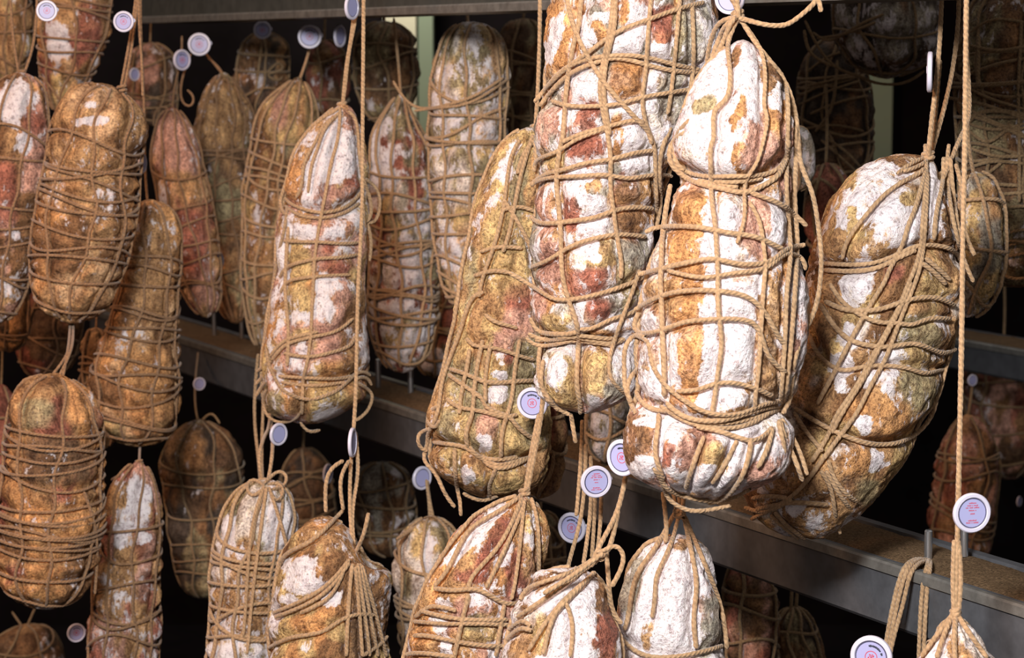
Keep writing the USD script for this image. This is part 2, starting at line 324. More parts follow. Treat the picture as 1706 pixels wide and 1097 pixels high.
# ---------------------------------------------------------------- rails
VP = unp(-1195, 84, 1.0) - C0; VP /= np.linalg.norm(VP); VP[2] = 0; VP /= np.linalg.norm(VP)
NB = np.array([-VP[1], VP[0], 0.0]); NB *= np.sign(NB @ np.array([1, 0.3, 0]))       # away from the camera, across the rail
def on_line(p0, x):
    """the distance t along the rail at which it passes picture column x"""
    a = p0 - C0; k = (x - W / 2) / FPX
    return (k * (a @ FW) - a @ RT) / (VP @ RT - k * (VP @ FW))
def rail(name, label, p0, x_left, x_right, width, height, from_top, mat, lip=0.008):
    """p0: a point on the front edge (top edge if from_top, else bottom edge)"""
    t0, t1 = on_line(p0, x_right), on_line(p0, x_left)
    z1 = 0.0 if from_top else height; z0 = z1 - height
    from shapely.geometry import Polygon
    r = 0.004
    prof = np.array([(0, z0 + r), (0, z1 - r - lip), (-0.0015, z1 - lip), (-0.0015, z1 - 0.002), (0.001, z1), (0.012, z1), (0.0125, z1 - 0.004), (width - 0.0125, z1 - 0.004), (width - 0.012, z1), (width, z1), (width, z0 + r), (width - r, z0), (r, z0)])
    A = [p0 + VP * t0 + NB * a + np.array([0, 0, 1]) * b for a, b in prof]; B = [p + VP * (t1 - t0) for p in A]
    n = len(prof); V = np.array(A + B); F = [[i, (i + 1) % n, n + (i + 1) % n] for i in range(n)] + [[i, n + (i + 1) % n, n + i] for i in range(n)]
    tri = trimesh.creation.triangulate_polygon(Polygon(prof), engine='earcut')
    pv, pf = tri
    order = [int(np.argmin(np.linalg.norm(prof - q, axis=1))) for q in pv]
    for f in pf:
        a, b, c = (order[k] for k in f); F += [[a, b, c], [n + c, n + b, n + a]]
    m = trimesh.Trimesh(V, F, process=False); trimesh.repair.fix_normals(m)
    t = thing(name, label, 'rail', (p0 + VP * (t0 + t1) / 2 + np.array([0, 0, z0])), None)
    part('beam', m, mat, t, False)
    # worn edge along the front, proud of the face
    zz = z1 if from_top else z0 + 0.010
    e = [(-0.0032, zz - 0.010), (-0.0032, zz - 0.001), (-0.0015, zz + 0.0012), (0.004, zz + 0.0012), (0.004, zz - 0.010)]
    A = [p0 + VP * t0 + NB * a + np.array([0, 0, 1]) * b for a, b in e]; B = [p + VP * (t1 - t0) for p in A]; n = len(e)
    F = [[i, (i + 1) % n, n + (i + 1) % n] for i in range(n)] + [[i, n + (i + 1) % n, n + i] for i in range(n)]
    m = trimesh.Trimesh(np.array(A + B), F, process=False); trimesh.repair.fix_normals(m)
    part('edge_strip', m, M_EDGE, t, False, label='lighter worn strip along the edge')
    return t, t0, t1
def dust(t, p0, t0, t1, width, thick):
    nx, ny = int((t1 - t0) / 0.006), 26
    a, b = np.meshgrid(np.linspace(t0, t1, nx), np.linspace(0, 1, ny), indexing='ij')
    P = p0 + VP * a[..., None] + NB * (0.010 + (width - 0.02) * b)[..., None]
    h = -0.006 + (thick * (0.35 + 0.9 * meshkit.fbm(P * 18, 3, 4)) + 0.007 * (meshkit.fbm(P * 120, 3, 8) - 0.4)) * np.sin(np.pi * b) ** 0.5
    P = P + h[..., None] * np.array([0, 0, 1.0])
    F = grid_faces(nx, ny, False); part('dust_layer', (P.reshape(-1, 3), np.vstack([F[:, [0, 1, 2]], F[:, [0, 2, 3]]])), M_DUST, t, True, label='brown mould dust heaped on top')
def pin(t, base, h, r=0.0042):
    prof = [(0, 0), (r, 0), (r, h - 0.0015), (r - 0.0012, h), (0, h)]
    m = trimesh.creation.revolve(np.array(prof), sections=16); m.apply_translation(base); part('pin', m, M_PIN, t, 35)
pL = unp(1500, 945, 2.4)
low, lt0, lt1 = rail('rail', 'grey steel lower rail running from right foreground to centre, dusty on top with metal pins', pL, 150, 1830, 0.118, 0.066, True, M_STEEL)
dust(low, pL, lt0, lt1, 0.118, 0.010)
for x, w, h in ((1546, .045, .030), (1606, .085, .030), (630, .05, .045), (684, .07, .05), (357, .06, .045), (403, .09, .045)):
    b = pL + VP * on_line(pL + NB * w, x) + NB * w
    pin(low, b + np.array([0, 0, 0.001]), h)
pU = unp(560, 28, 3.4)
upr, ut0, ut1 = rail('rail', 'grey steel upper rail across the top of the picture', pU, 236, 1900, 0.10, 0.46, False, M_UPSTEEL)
pR = unp(1640, 573, 4.25)
rear, rt0, rt1 = rail('rail', 'black rear rail at the right edge, thick dust on top', pR, 1420, 1900, 0.118, 0.056, True, M_STEEL)
dust(rear, pR, rt0, rt1, 0.118, 0.012)

# ---------------------------------------------------------------- the room behind
def box(name, lo, hi, mat, label, cat=None, parent=None):
    lo, hi = np.array(lo, float), np.array(hi, float); m = trimesh.creation.box(hi - lo); v = np.array(m.vertices) + (lo + hi) / 2
    x = usdkit.mesh(stage, '/World/' + name, (v, np.array(m.faces)), mat); tag(x.GetPrim(), label, cat, None, 'structure'); return x
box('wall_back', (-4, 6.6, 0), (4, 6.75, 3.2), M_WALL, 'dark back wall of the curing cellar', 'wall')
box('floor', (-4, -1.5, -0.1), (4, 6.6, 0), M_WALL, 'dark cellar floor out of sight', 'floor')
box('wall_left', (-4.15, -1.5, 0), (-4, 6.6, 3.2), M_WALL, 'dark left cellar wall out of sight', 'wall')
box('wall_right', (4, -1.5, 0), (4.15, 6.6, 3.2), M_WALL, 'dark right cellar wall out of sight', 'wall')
def panel(name, x0, x1, y, z0, z1, mat, label, cat):
    a, b = unp(x0, 100, y)[0], unp(x1, 100, y)[0]; box(name, (a, y, z0), (b, 6.598, z1), mat, label, cat)
panel('window_1', 640, 694, 6.53, 1.36, 2.1, M_CREAM, 'pale cream window pane far back, seen through the gap under the upper rail', 'window')
panel('trim_1', 698, 722, 6.45, 1.36, 2.1, M_GREEN, 'green window post right of the cream pane', 'window frame')
panel('window_2', 1450, 1484, 6.53, 1.2, 2.1, M_GREEN, 'dull green window strip far back between the dark meats at upper right', 'window')
# ---------------------------------------------------------------- the meats, traced from the photograph: axis = px x, px y, half width px; d = distance along the view in metres
MEATS = [
dict(id='A', crease=[('1128,288 1180,304 1235,312 1280,296 1312,266', 20, 0.014), ('1085,682 1130,700 1200,712 1260,700 1302,684', 20, 0.013), ('1097,703 1092,749 1097,800', 8, 0.008), ('1173,727 1156,771 1140,820', 8, 0.008), ('1228,734 1204,780 1184,826', 8, 0.007), ('1192,110 1190,230 1186,330 1194,420', 7, 0.004)], d=2.2, axis='1238,66,16 1236,110,58 1231,180,88 1226,260,98 1226,320,96 1217,380,106 1208,470,128 1197,580,137 1190,660,128 1183,720,136 1178,790,128 1178,838,74', cols='TWOP', mould=.42, lump=.16, hidefront=1, cap=.9,
 label='large white-striped cured meat at front right, thickly wrapped in twine, the biggest of all', tight=1.1,
 patch=[('W',1180,150,42,100,12),('G',1172,175,20,12,-30),('W',1212,260,30,50),('O',1233,185,10,42,15),('O',1232,262,9,30,-8),('P',1262,245,22,40,20),('W',1255,140,22,60,-10),('B',1222,100,9,22,30),('B',1302,125,26,34,40),('W',1301,165,16,24),('O',1290,205,9,9),('P',1310,270,16,60),('W',1160,290,30,14),
  ('O',1150,350,34,34),('W',1106,360,10,24,30),('O',1140,420,40,45),('W',1213,380,18,60),('W',1182,470,12,200),('W',1206,430,18,70),('P',1268,380,26,60),('W',1298,380,12,46),('W',1230,560,40,92),('O',1140,570,28,110),('T',1105,490,30,30),('W',1078,540,10,26),('W',1122,600,14,46),('W',1090,640,16,26),('T',1290,560,24,110),('W',1268,470,14,22),('W',1225,655,26,26),('O',1152,670,14,14),('W',1172,650,14,40),
  ('B',1062,735,20,48),('W',1078,706,14,10),('W',1112,722,18,30,20),('R',1112,758,11,22,20),('P',1148,748,18,40,25),('W',1205,732,18,10),('Y',1195,762,22,26),('W',1168,798,32,22,-15),('W',1250,750,30,44,20),('P',1262,800,40,26,-30),('W',1075,775,16,14),('P',1100,800,24,10),('W',1210,810,28,14)],
 strs=[('v','1230,28 1213,72 1215,105 1211,162 1191,186 1189,230 1185,242 1184,283 1186,334 1191,373 1194,417 1196,462 1197,516 1202,571 1197,615 1191,659 1186,690'),
  ('v','1230,28 1258,66 1271,94 1275,140 1274,179 1278,197 1272,236 1259,275 1243,303 1241,342 1239,371 1228,406'),('v','1248,336 1265,369 1272,408 1275,439 1274,462 1270,516 1267,571 1263,626 1259,659 1258,690'),
  ('l','1230,25 1237,37 1261,74 1302,127 1322,175 1329,223 1335,275 1351,316 1362,369 1368,428 1366,473 1357,517 1333,571 1322,615 1317,659 1315,668 1304,690'),
  ('v','1272,90 1300,122 1311,153 1313,208 1311,264 1311,329 1316,395 1316,439 1311,484 1309,538 1306,593 1302,648 1300,690'),('v','1300,120 1320,180 1326,264 1324,329 1328,395 1327,439 1324,490 1320,545 1315,600 1308,655 1302,692'),
  ('v','1117,307 1110,345 1104,390 1102,417 1101,450 1100,462 1102,506 1103,549 1106,615 1106,660'),
  ('l','1143,220 1122,236 1116,250 1117,270 1134,290 1162,305 1202,314 1241,320 1276,307 1298,290 1311,259 1313,233'),('l','1150,200 1130,222 1124,250 1127,272 1140,284'),('w','1132,281 1162,292 1215,294 1276,290 1300,277 1309,262'),('w','1162,301 1193,306 1230,312'),('w','1190,303 1226,303 1270,297'),('w','1250,321 1287,334 1311,347 1344,377'),
  ('w','1075,388 1088,381 1127,377 1171,380 1215,388 1259,395 1285,406 1305,415'),('w','1062,458 1106,447 1149,437 1189,432 1226,439 1270,439 1292,430 1309,417 1342,408'),('w','1112,451 1149,460 1182,462 1226,455 1281,444 1310,424 1336,432 1342,450'),
  ('w','1057,517 1075,506 1106,492 1145,485 1180,484 1226,489 1250,498 1274,521 1300,565 1309,573'),('w','1064,521 1057,545 1068,555 1106,549 1138,538 1176,533 1237,533 1259,543 1272,571 1283,597 1309,621'),
  ('w','1127,652 1160,650 1193,640 1226,639 1259,648 1287,661'),('l','1057,558 1079,571 1084,597 1099,630 1121,654 1151,675 1173,686 1206,692 1239,688 1272,675 1302,668'),('w','1059,651 1072,673 1097,684 1118,686 1151,699 1191,706 1228,703 1261,695 1300,682'),('w','1101,677 1129,695 1160,708 1206,714 1250,706 1282,688'),('w','1160,712 1206,721 1250,734 1272,727 1287,712'),('l','1110,672 1140,694 1180,702 1220,697 1262,684 1300,676'),
  ('v','1097,690 1097,703 1092,749 1097,776 1105,800'),('v','1173,727 1156,771 1142,815'),('v','1228,734 1204,780 1186,806'),('v','1250,734 1250,743 1243,776 1226,811 1202,833 1180,838'),('v','1287,712 1278,748 1262,780'),('w','1101,793 1112,815 1150,830 1200,835 1250,815'),
  ('l','1088,780 1101,800 1112,828 1134,846 1162,852 1217,843'),('e','1298,700 1299,712 1306,745 1305,782'),('e','1300,700 1304,717 1322,760 1337,802'),('e','1302,698 1316,720 1333,755 1345,792'),
  ('k','1075,562 1057,560 1042,580 1040,615 1042,648 1052,670'),('k','1084,617 1070,612 1057,621 1047,637 1048,665 1060,690'),('k','1062,575 1064,600 1066,640')],
 cord=['1217,-40,2.2 1217,-8,2.2 1226,10,2.2 1230,30,2.2','1228,-40,2.19 1227,-5,2.19 1229,15,2.19 1230,30,2.19','1230,28,2.2 1206,34,2.21 1189,54,2.23 1180,87,2.25 1178,108,2.26','1230,28,2.2 1219,36,2.19 1206,66,2.2 1193,95,2.2 1186,112,2.2','1228,30,2.2 1212,40,2.2 1199,62,2.22 1186,96,2.22','1230,30,2.19 1243,33,2.19 1270,40,2.18 1305,42,2.18 1331,28,2.17 1357,4,2.17 1362,-2,2.17 1366,8,2.17 1368,20,2.17'], knot=(1229,27,8)),
dict(id='B', crease=[('1371,445 1450,440 1537,412 1600,437', 15, 0.01), ('1348,556 1400,614 1486,610 1576,615', 12, 0.006), ('1323,685 1397,724 1476,741 1550,700', 12, 0.007)], d=2.36, axis='1548,262,10 1535,284,48 1515,325,92 1494,380,116 1476,470,124 1460,560,124 1424,650,124 1376,735,120 1316,812,102 1262,866,66', cols='TWYBT', mould=.20, lump=.14, hidefront=1, cap=.8,
 label='big curved cured meat at right, its lower end sweeping left behind the white-striped one',
 patch=[('W',1475,300,45,26,20),('W',1430,345,42,26,-45),('W',1500,360,40,50,20),('Y',1420,380,10,30),('T',1440,420,30,20),('Y',1520,330,20,16),('W',1560,330,12,60),('B',1585,390,22,36),('W',1430,470,24,44,25),('B',1500,460,44,38),('R',1490,455,16,16),('Y',1560,480,24,30,20),('W',1410,560,22,22),('B',1468,555,20,22),('G',1530,560,36,38),('W',1400,610,24,18),('Y',1530,600,28,16),('O',1330,620,24,60),('G',1530,650,30,40),('O',1460,700,60,40),('W',1400,640,14,20),('Y',1410,720,20,20),('W',1440,705,14,16),('W',1455,770,20,14,-40),('O',1425,770,24,28),('W',1328,845,16,10),('W',1290,895,34,12,10),('G',1440,820,20,20),('Y',1270,880,16,14),('O',1310,800,30,26)],
 strs=[('v','1541,240 1543,295 1537,371 1535,404 1524,448 1511,478 1501,504 1471,563 1449,602 1425,646 1392,696 1380,724 1352,770'),('v','1545,290 1537,422 1526,467 1510,508 1492,554 1473,602 1449,646 1428,687 1397,730 1362,778 1327,820 1290,846 1251,866'),('v','1540,280 1532,288 1504,303 1471,327 1445,356 1427,378 1410,406 1403,432'),('v','1542,285 1535,312 1524,349 1513,376 1502,411 1482,450 1475,467 1453,504 1431,541 1405,591 1387,626 1361,674'),('v','1518,470 1506,500 1480,552 1456,598 1432,642 1400,694 1386,722'),
  ('v','1581,240 1578,284 1585,349 1594,393 1609,441 1622,470'),('v','1592,273 1602,317 1607,382 1624,426'),('v','1572,262 1570,306 1561,349 1556,400'),('v','1583,262 1589,330 1598,392 1606,430'),('v','1504,286 1530,277 1545,268'),('v','1494,290 1520,272 1543,262'),
  ('w','1371,439 1406,441 1445,440 1482,430 1515,415 1537,409 1570,411 1592,421 1602,437'),('w','1373,450 1417,452 1462,446 1493,432 1526,417'),('w','1541,430 1565,450 1583,467'),('w','1536,438 1558,456 1576,474'),('w','1374,502 1405,515 1436,518 1468,515 1501,504 1541,496 1569,499 1591,510'),('w','1383,473 1405,504 1436,526 1464,537 1497,539 1519,541 1547,532 1584,532'),('w','1366,506 1387,539 1414,565 1449,576 1482,578 1519,573 1547,580 1573,589 1593,582'),('w','1348,556 1361,587 1387,611 1409,617 1442,611 1486,610 1519,616 1541,622 1576,615'),
  ('w','1323,680 1362,704 1397,722 1437,737 1476,741 1513,732 1542,708 1557,680 1561,657'),('e','1367,785 1384,816 1393,866 1400,890'),('e','1380,767 1393,802 1422,833 1443,842'),('e','1376,785 1402,829 1422,855'),('w','1290,853 1310,875 1341,899'),('w','1253,831 1284,827 1312,831'),('w','1284,858 1300,874 1330,898'),('w','1323,687 1343,719 1371,752'),('w','1260,850 1290,842 1330,838 1380,842'),('w','1240,846 1275,852 1320,832')],
 cord=['1570,-40,2.33 1566,60,2.33 1558,150,2.34 1548,240,2.34 1547,268,2.35','1598,-40,2.40 1596,40,2.40 1580,150,2.38 1556,240,2.36 1548,268,2.36','1566,100,2.36 1560,170,2.36 1552,262,2.36','1606,-40,2.46 1610,80,2.45 1614,190,2.42 1600,230,2.38 1586,262,2.36 1570,300,2.34'], knot=(1546,262,8,2.35)),
dict(id='C', crease=[('963,578 961,618 962,649 966,692', 15, 0.02), ('880,562 930,572 1037,566', 16, 0.01), ('900,170 960,112 1060,98 1160,118', 12, 0.006)], d=2.36, axis='1062,-90,80 1056,-20,124 1050,70,140 1034,150,128 1010,240,112 994,340,101 985,460,95 980,540,86 976,580,76 977,630,84 978,668,72 979,690,44', cols='TOWPS', mould=.42, lump=.14, hidefront=1,
 label='tall lumpy cured meat at top centre, cut by the top edge, ending in two lobes',
 patch=[('O',925,60,22,70),('W',922,70,12,44,15),('O',958,20,14,60),('W',980,48,22,26),('W',1003,25,18,8),('O',995,52,10,22),('W',1060,40,20,32),('W',1040,72,26,18),('O',1035,20,14,20),('R',1108,40,26,34),('W',1110,82,22,14),('G',1138,70,14,60),('S',1155,70,12,44),('O',1045,130,32,36),('W',960,140,16,40),('W',1092,140,16,28),('S',1120,150,24,60),('R',978,195,22,34),('P',965,225,18,20),('W',945,190,12,20),('W',1040,225,22,26),('R',970,245,40,22),('Y',918,268,14,16),('W',970,290,24,10),('O',1030,230,10,40),('W',1055,275,26,14),('W',955,320,14,20),('W',985,345,30,22),('B',1045,325,22,22),('P',905,350,12,40),('R',948,360,14,30),('B',1050,370,26,20),('W',990,375,28,14),('Y',1000,420,30,28),('W',985,415,18,22),('S',1052,425,24,26),('R',975,470,40,22),('P',915,440,20,30),('Y',925,540,20,20),('R',995,518,24,20),('G',1048,480,14,40),('O',1000,560,30,10),('Y',930,630,30,40),('W',928,620,16,24),('Y',990,620,24,40),('B',938,665,12,8),('S',1020,655,20,16),('Y',950,670,20,14)],
 strs=[('l','944,-5 954,39 974,85 1002,131 1035,171 1068,206 1079,219 1086,240'),('w','1173,4 1129,15 1079,33 1031,52 991,79 958,103 932,122 895,166'),('w','899,177 926,144 958,118 996,103 1026,97 1068,105 1112,116 1166,122'),('w','890,170 920,136 952,109 991,96 1035,92 1079,96 1122,107 1166,116'),('w','919,168 947,176 991,177 1031,173 1068,163 1112,155 1151,149'),('w','934,238 969,223 1009,212 1057,201 1072,204'),('w','890,286 895,268 927,253 960,233 993,220 1012,212'),('w','884,310 906,292 938,283 976,272 1015,266 1059,255 1087,251'),('w','884,307 912,297 960,294 1011,292 1048,297 1087,292 1120,294'),('w','884,360 899,371 949,369 993,362 1032,349 1070,346 1089,349'),('w','886,445 912,434 949,412 993,397 1037,391 1076,395'),('w','847,454 868,466 899,485 923,498 954,499 994,491 1030,480 1065,466 1098,452'),('w','883,530 894,549 911,556 951,556 963,552'),('w','876,563 894,575 930,573 958,568 1006,573 1037,568'),('w','880,556 905,566 940,564 966,560 994,563 1041,566'),('w','892,568 918,564 951,562 980,566 1020,576'),('w','966,549 987,547 1020,532 1053,521 1077,504'),
  ('v','1022,-10 1017,44 1009,83 1000,136 1002,175 1011,219 1013,231 1017,264 1017,307 1022,351 1028,395 1035,439 1034,464'),('v','969,-10 963,44 956,72 943,153 937,230 934,242 927,297 930,340 934,395 936,450 942,483 951,511 959,535 963,558 963,582 961,618 962,649 966,672 967,690'),('v','1085,-10 1079,66 1074,131 1070,164 1077,208 1089,242 1092,297 1094,351 1089,384'),('v','1133,-5 1125,87 1118,153 1112,190'),('v','1153,10 1155,105 1150,150'),('l','1118,212 1102,253 1099,307 1100,340 1092,384'),('v','1025,-10 1023,44 1014,83 1006,136 1008,175 1016,225'),
  ('l','1066,450 1053,487 1037,530 1022,573 1015,606 1020,634 1041,656 1052,664'),('e','951,690 955,715 959,738'),('w','905,600 902,640 918,672 950,692'),('v','900,575 897,610 905,650 930,684')],
 ),
dict(id='D', crease=[('800,760 815,790 818,834', 9, 0.013), ('722,737 775,746 835,766 890,762', 13, 0.009), ('758,747 758,784 764,830', 8, 0.008)], d=2.62, axis='892,212,14 884,240,38 868,300,58 852,390,70 840,480,74 832,560,78 822,640,86 815,720,102 810,790,90 804,830,58', cols='YGYT', mould=.15, lump=.16, hidefront=1,
 label='leaning ochre cured meat left of the tall lumpy one, two small lobes at its bottom',
 patch=[('W',848,275,12,34,20),('G',862,310,14,60),('R',860,495,20,30),('P',862,540,26,26),('Y',840,430,40,60),('P',842,572,20,20),('W',838,600,12,14),('R',852,600,10,14),('W',832,630,12,8),('W',828,660,20,16),('P',810,705,18,26),('W',806,740,12,18),('Y',848,745,24,24),('W',780,790,12,14),('Y',835,800,24,20),('Y',770,710,14,20),('G',770,640,20,40),('G',880,620,16,30)],
 strs=[('v','806,487 789,495 775,524 766,553 749,598 736,640 731,677 722,706 713,725 711,742 707,766 724,788 740,820 758,846'),('w','808,524 822,535 844,542 862,547'),('w','777,564 789,575 817,579 844,586 871,595 890,600'),('w','749,615 771,622 793,631 811,637 844,637 871,635 899,635'),('w','747,624 782,649 804,666 808,675 826,687 848,695 864,713 888,731'),('w','744,664 757,675 780,682 808,687 839,695 862,691'),('w','722,737 744,740 775,746 789,755 808,764 835,766 862,762'),('w','782,744 793,758 811,769 833,775 862,768 890,762'),('w','800,760 820,778 850,778 880,764'),
  ('v','866,566 859,608 855,644 849,679 840,707 835,737 835,762'),('v','782,582 778,611 769,653 765,690'),('v','804,567 795,611 789,662 786,691 777,720 779,745'),('v','818,570 809,629 809,670'),('v','758,747 758,784 762,815 766,835'),('v','826,780 820,798 815,812 818,830'),('w','771,822 789,831 808,834 830,826'),('v','866,233 851,264 842,325 836,360 825,404 805,461 798,495'),('v','899,224 873,257 862,290'),('w','840,334 862,369 882,408 890,430'),('v','888,225 866,300 850,380 838,420'),('w','800,420 830,412 870,414'),('w','790,460 820,452 850,455'),('w','838,350 866,345 890,352'),('e','766,830 768,860'),('k','731,677 716,688 714,705 724,712 732,700'),('k','716,715 698,725 700,745 712,752')],
 cord=['892,216,2.62 896,150,2.62 899,60,2.62 900,-30,2.62'], knot=(892,214,6)),
dict(id='E', crease=[('495,640 502,670 500,712', 9, 0.013), ('464,632 530,636 592,626', 13, 0.01), ('475,335 533,356 600,332', 13, 0.009), ('540,217 529,247 515,320', 6, 0.004), ('566,197 553,267 540,334', 6, 0.004)], d=3.0, axis='572,172,10 570,196,26 560,230,48 547,290,66 538,360,72 531,450,73 526,540,80 524,620,88 524,672,84 530,706,58', cols='TOYP', mould=.34, lump=.14, hidefront=1,
 label='pink and white cured meat hanging before the upper rail, twine loop on its right side',
 patch=[('W',535,250,16,44,10),('W',575,255,20,34),('W',560,285,22,20),('R',585,315,18,20),('P',568,325,26,14),('O',490,300,14,40),('W',515,300,12,60,10),('W',500,385,22,10),('W',560,385,20,8),('R',545,412,14,10),('R',556,443,28,14),('P',530,425,10,30),('Y',500,440,20,26),('W',545,500,24,38),('P',570,510,16,30),('Y',495,505,24,26),('W',500,530,20,8),('Y',500,560,22,12),('W',505,580,10,10),('P',545,590,30,14),('W',495,608,12,12),('O',560,630,30,30),('Y',540,660,40,16),('W',545,692,26,9),('G',460,670,16,22),('B',585,560,16,60)],
 strs=[('v','568,178 557,185 529,203 498,239 484,270 475,309 467,339 475,358'),('v','555,196 538,212 522,243 507,272 502,309 493,330'),('v','568,185 540,217 529,247 520,272 513,321'),('v','566,182 566,197 562,234 553,267 546,301 540,334 529,393 524,433 522,469 520,506 518,551 517,564 511,607 506,627 504,658 503,690'),('v','580,185 591,197 597,234 600,270 604,298'),('l','478,345 475,375 466,415 456,469 449,524 444,558 447,604 456,626 469,648 489,660 515,666 548,658 566,648 589,627'),('v','480,378 476,440 475,488 478,524 480,557 478,610'),
  ('w','475,330 484,339 507,349 533,354 566,349 588,336 602,319'),('w','475,343 498,358 529,363 557,360 584,349 598,338'),('w','473,402 502,403 538,404 575,406 597,404'),('w','466,462 478,446 502,437 533,431 569,429 596,424'),('w','467,488 478,471 502,464 538,460 584,458'),('w','453,600 475,576 502,566 529,560 562,551 588,531'),('w','473,589 502,594 529,593 557,586 584,575 592,558'),('w','464,627 493,629 529,631 566,631 592,626'),('w','469,637 502,642 538,642 575,637'),('w','450,594 472,570 500,560 530,553'),('e','453,602 440,610 428,620'),('e','449,617 436,630 425,642'),('e','447,633 435,646 426,661'),('w','444,649 438,668 446,693 467,704 493,697 502,682'),('l','500,704 515,719 533,717'),('w','588,625 605,620 617,626'),('w','590,632 610,630 619,642'),('w','595,638 617,653 620,664 611,686 591,702'),
  ('k','606,298 614,302 628,316 633,343 624,369 612,372'),('k','606,300 612,318 617,334 617,361 608,372'),('l','602,300 606,380 606,450 604,500'),('l','612,372 618,400 616,435')],
 cord=['596,-40,3.0 594,20,3.0 582,84,3.0 575,142,3.0 570,178,3.0','588,-40,3.0 588,34,3.0 577,110,3.0 572,160,3.0 570,180,3.0'], knot=(570,178,7)),
dict(id='F', d=3.55, axis='668,156,6 665,178,19 662,215,40 666,265,53 672,400,57 672,500,55 670,580,46 672,622,22', cols='GSWYR', mould=.36, label='grey and white mouldy cured meat just right of the pink and white one', nv=10, wrap=.03, net=(.36,.95), loose=4, cord=['668,164,3.55 664,110,3.55 656,30,3.55']),
dict(id='G', d=3.35, axis='790,36,34 786,80,56 782,160,66 780,260,66 784,360,60 786,450,52 788,520,30', cols='YLWG', mould=.30, label='yellowish white-blotched cured meat in the upper centre, directly under the grey rail', nv=9, wrap=.036, loose=2, cord=['780,50,3.35 776,-20,3.4'], strs=[('l','655,135 675,165 700,180 740,176 790,160 838,130'),('l','690,185 730,180 780,172 846,132'),('w','712,230 750,225 800,196 842,180')]),
dict(id='G2', d=3.8, axis='872,30,24 872,80,40 868,160,42 864,240,34 862,290,16', cols='BTGK', mould=-.02, label='brownish twine-wrapped cured meat squeezed between the yellowish and the tall lumpy one', nv=6, tw=1),
dict(id='H', d=3.75, axis='497,128,6 494,152,26 484,190,48 476,225,56 462,300,52 448,420,44 444,510,36 446,585,20', cols='TYGB', mould=.12, label='slim cured meat with a pale ribbed shoulder, left of the pink and white one', nv=11, wrap=.03, patch=[('Y',490,190,50,50),('P',465,180,14,34),('T',500,190,8,40)], cord=['498,136,3.75 512,95,3.75 520,60,3.75']),
dict(id='I', d=3.95, axis='374,120,7 372,148,28 373,190,46 373,230,51 378,320,54 386,430,46 392,500,30 394,540,14', cols='TKBG', mould=.10, label='brown-shouldered cured meat below the tag pair under the left end of the upper rail', nv=11, wrap=.036, net=(.3,.95), patch=[('T',370,190,46,60)], cord=['374,128,3.95 352,100,3.95 330,74,3.95','376,130,3.95 362,110,3.95 346,96,3.95']),
dict(id='J', d=3.7, axis='287,178,8 288,205,26 294,260,42 310,340,44 328,440,40 342,505,28 346,530,10', cols='LPRT', mould=.14, label='pinkish pointed cured meat, twine curl beside its tip, left of the brown shouldered one', nv=9, wrap=.034, net=(.3,.95), patch=[('P',290,235,34,50),('R',320,400,30,60)], cord=['287,184,3.7 292,140,3.7 301,100,3.7 303,60,3.7','290,190,3.7 270,178,3.7 258,190,3.7 256,210,3.7','318,90,3.7 302,140,3.7 306,172,3.7 318,176,3.7 322,162,3.7 312,150,3.7']),
dict(id='K', tight=1.6, d=3.1, near=True, res=.0036, axis='186,142,24 178,164,58 166,210,76 154,280,80 142,360,83 128,440,78 120,500,64 116,540,30', cols='TOLB', mould=.06, label='long tan cured meat at upper left, hung on doubled twine below a white tag', nv=8, wrap=.028, patch=[('L',150,165,34,16,-10),('W',150,200,30,8),('T',215,200,24,40),('T',150,270,60,40),('L',110,480,24,22),('W',150,175,10,6)], cord=['201,148,3.1 210,100,3.1 222,30,3.1 230,-40,3.1','206,150,3.1 216,100,3.1 226,30,3.1 234,-40,3.1','205,152,3.1 203,140,3.1','238,160,3.08 236,100,3.08 232,40,3.08 232,-30,3.08'], knot=(203,150,7)),
dict(id='L', tight=1.6, d=3.3, near=True, res=.0036, axis='246,332,18 250,360,40 250,430,50 244,500,54 236,570,64 228,640,74 222,700,72 214,744,34', cols='OTLB', mould=.05, label='knobbly orange brown cured meat right of the long tan one, small lobe at its foot', nv=8, wrap=.024, lump=.3, patch=[('T',250,440,40,80),('O',240,640,50,60),('Y',180,720,24,24)], cord=['246,338,3.3 242,280,3.3 240,180,3.3 235,60,3.3 234,-30,3.3']),
dict(id='M', d=3.2, near=True, res=.0036, axis='36,120,16 34,145,40 26,200,58 16,290,64 8,380,60 -4,460,52 -14,540,26', cols='TOPB', mould=.15, label='pale cured meat with a round red-brown scar at the far left edge, upper row', nv=7, wrap=.034, patch=[('W',30,175,34,40),('R',55,205,20,26,20),('W',40,240,12,20),('R',10,320,20,50)], cord=['38,128,3.2 56,70,3.2 62,-30,3.2','32,126,3.2 22,60,3.2 16,-30,3.2'], knot=(36,124,6)),
dict(id='N', d=3.55, axis='136,-70,44 130,-30,58 122,40,60 112,110,48 102,160,26 96,190,8', cols='LORT', mould=.12, label='white and orange tapering cured meat at top left, pointed end downward', nv=6, wrap=.032, patch=[('W',95,70,22,30),('Y',95,150,16,30),('R',150,40,22,40)]),
dict(id='O', d=3.8, axis='18,-40,16 14,0,34 12,60,42 10,110,30 8,140,10', cols='TBY', mould=.06, label='small brown cured meat in the top left corner of the picture', nv=8, wrap=.04),
dict(id='P', d=3.6, axis='8,450,20 12,490,34 14,540,36 16,588,14', cols='OBK', mould=-.1, label='dark orange cured meat end with a dark hollow at the left edge, mid height', nv=5, wrap=.04, patch=[('D',6,556,10,16),('O',26,555,16,22)]),
dict(id='Q', d=3.8, axis='100,470,20 92,510,44 80,570,52 62,634,26', cols='RBK', mould=-.12, label='dark reddish cured meat behind the gap at left, below the long tan one', nv=6, wrap=.035),
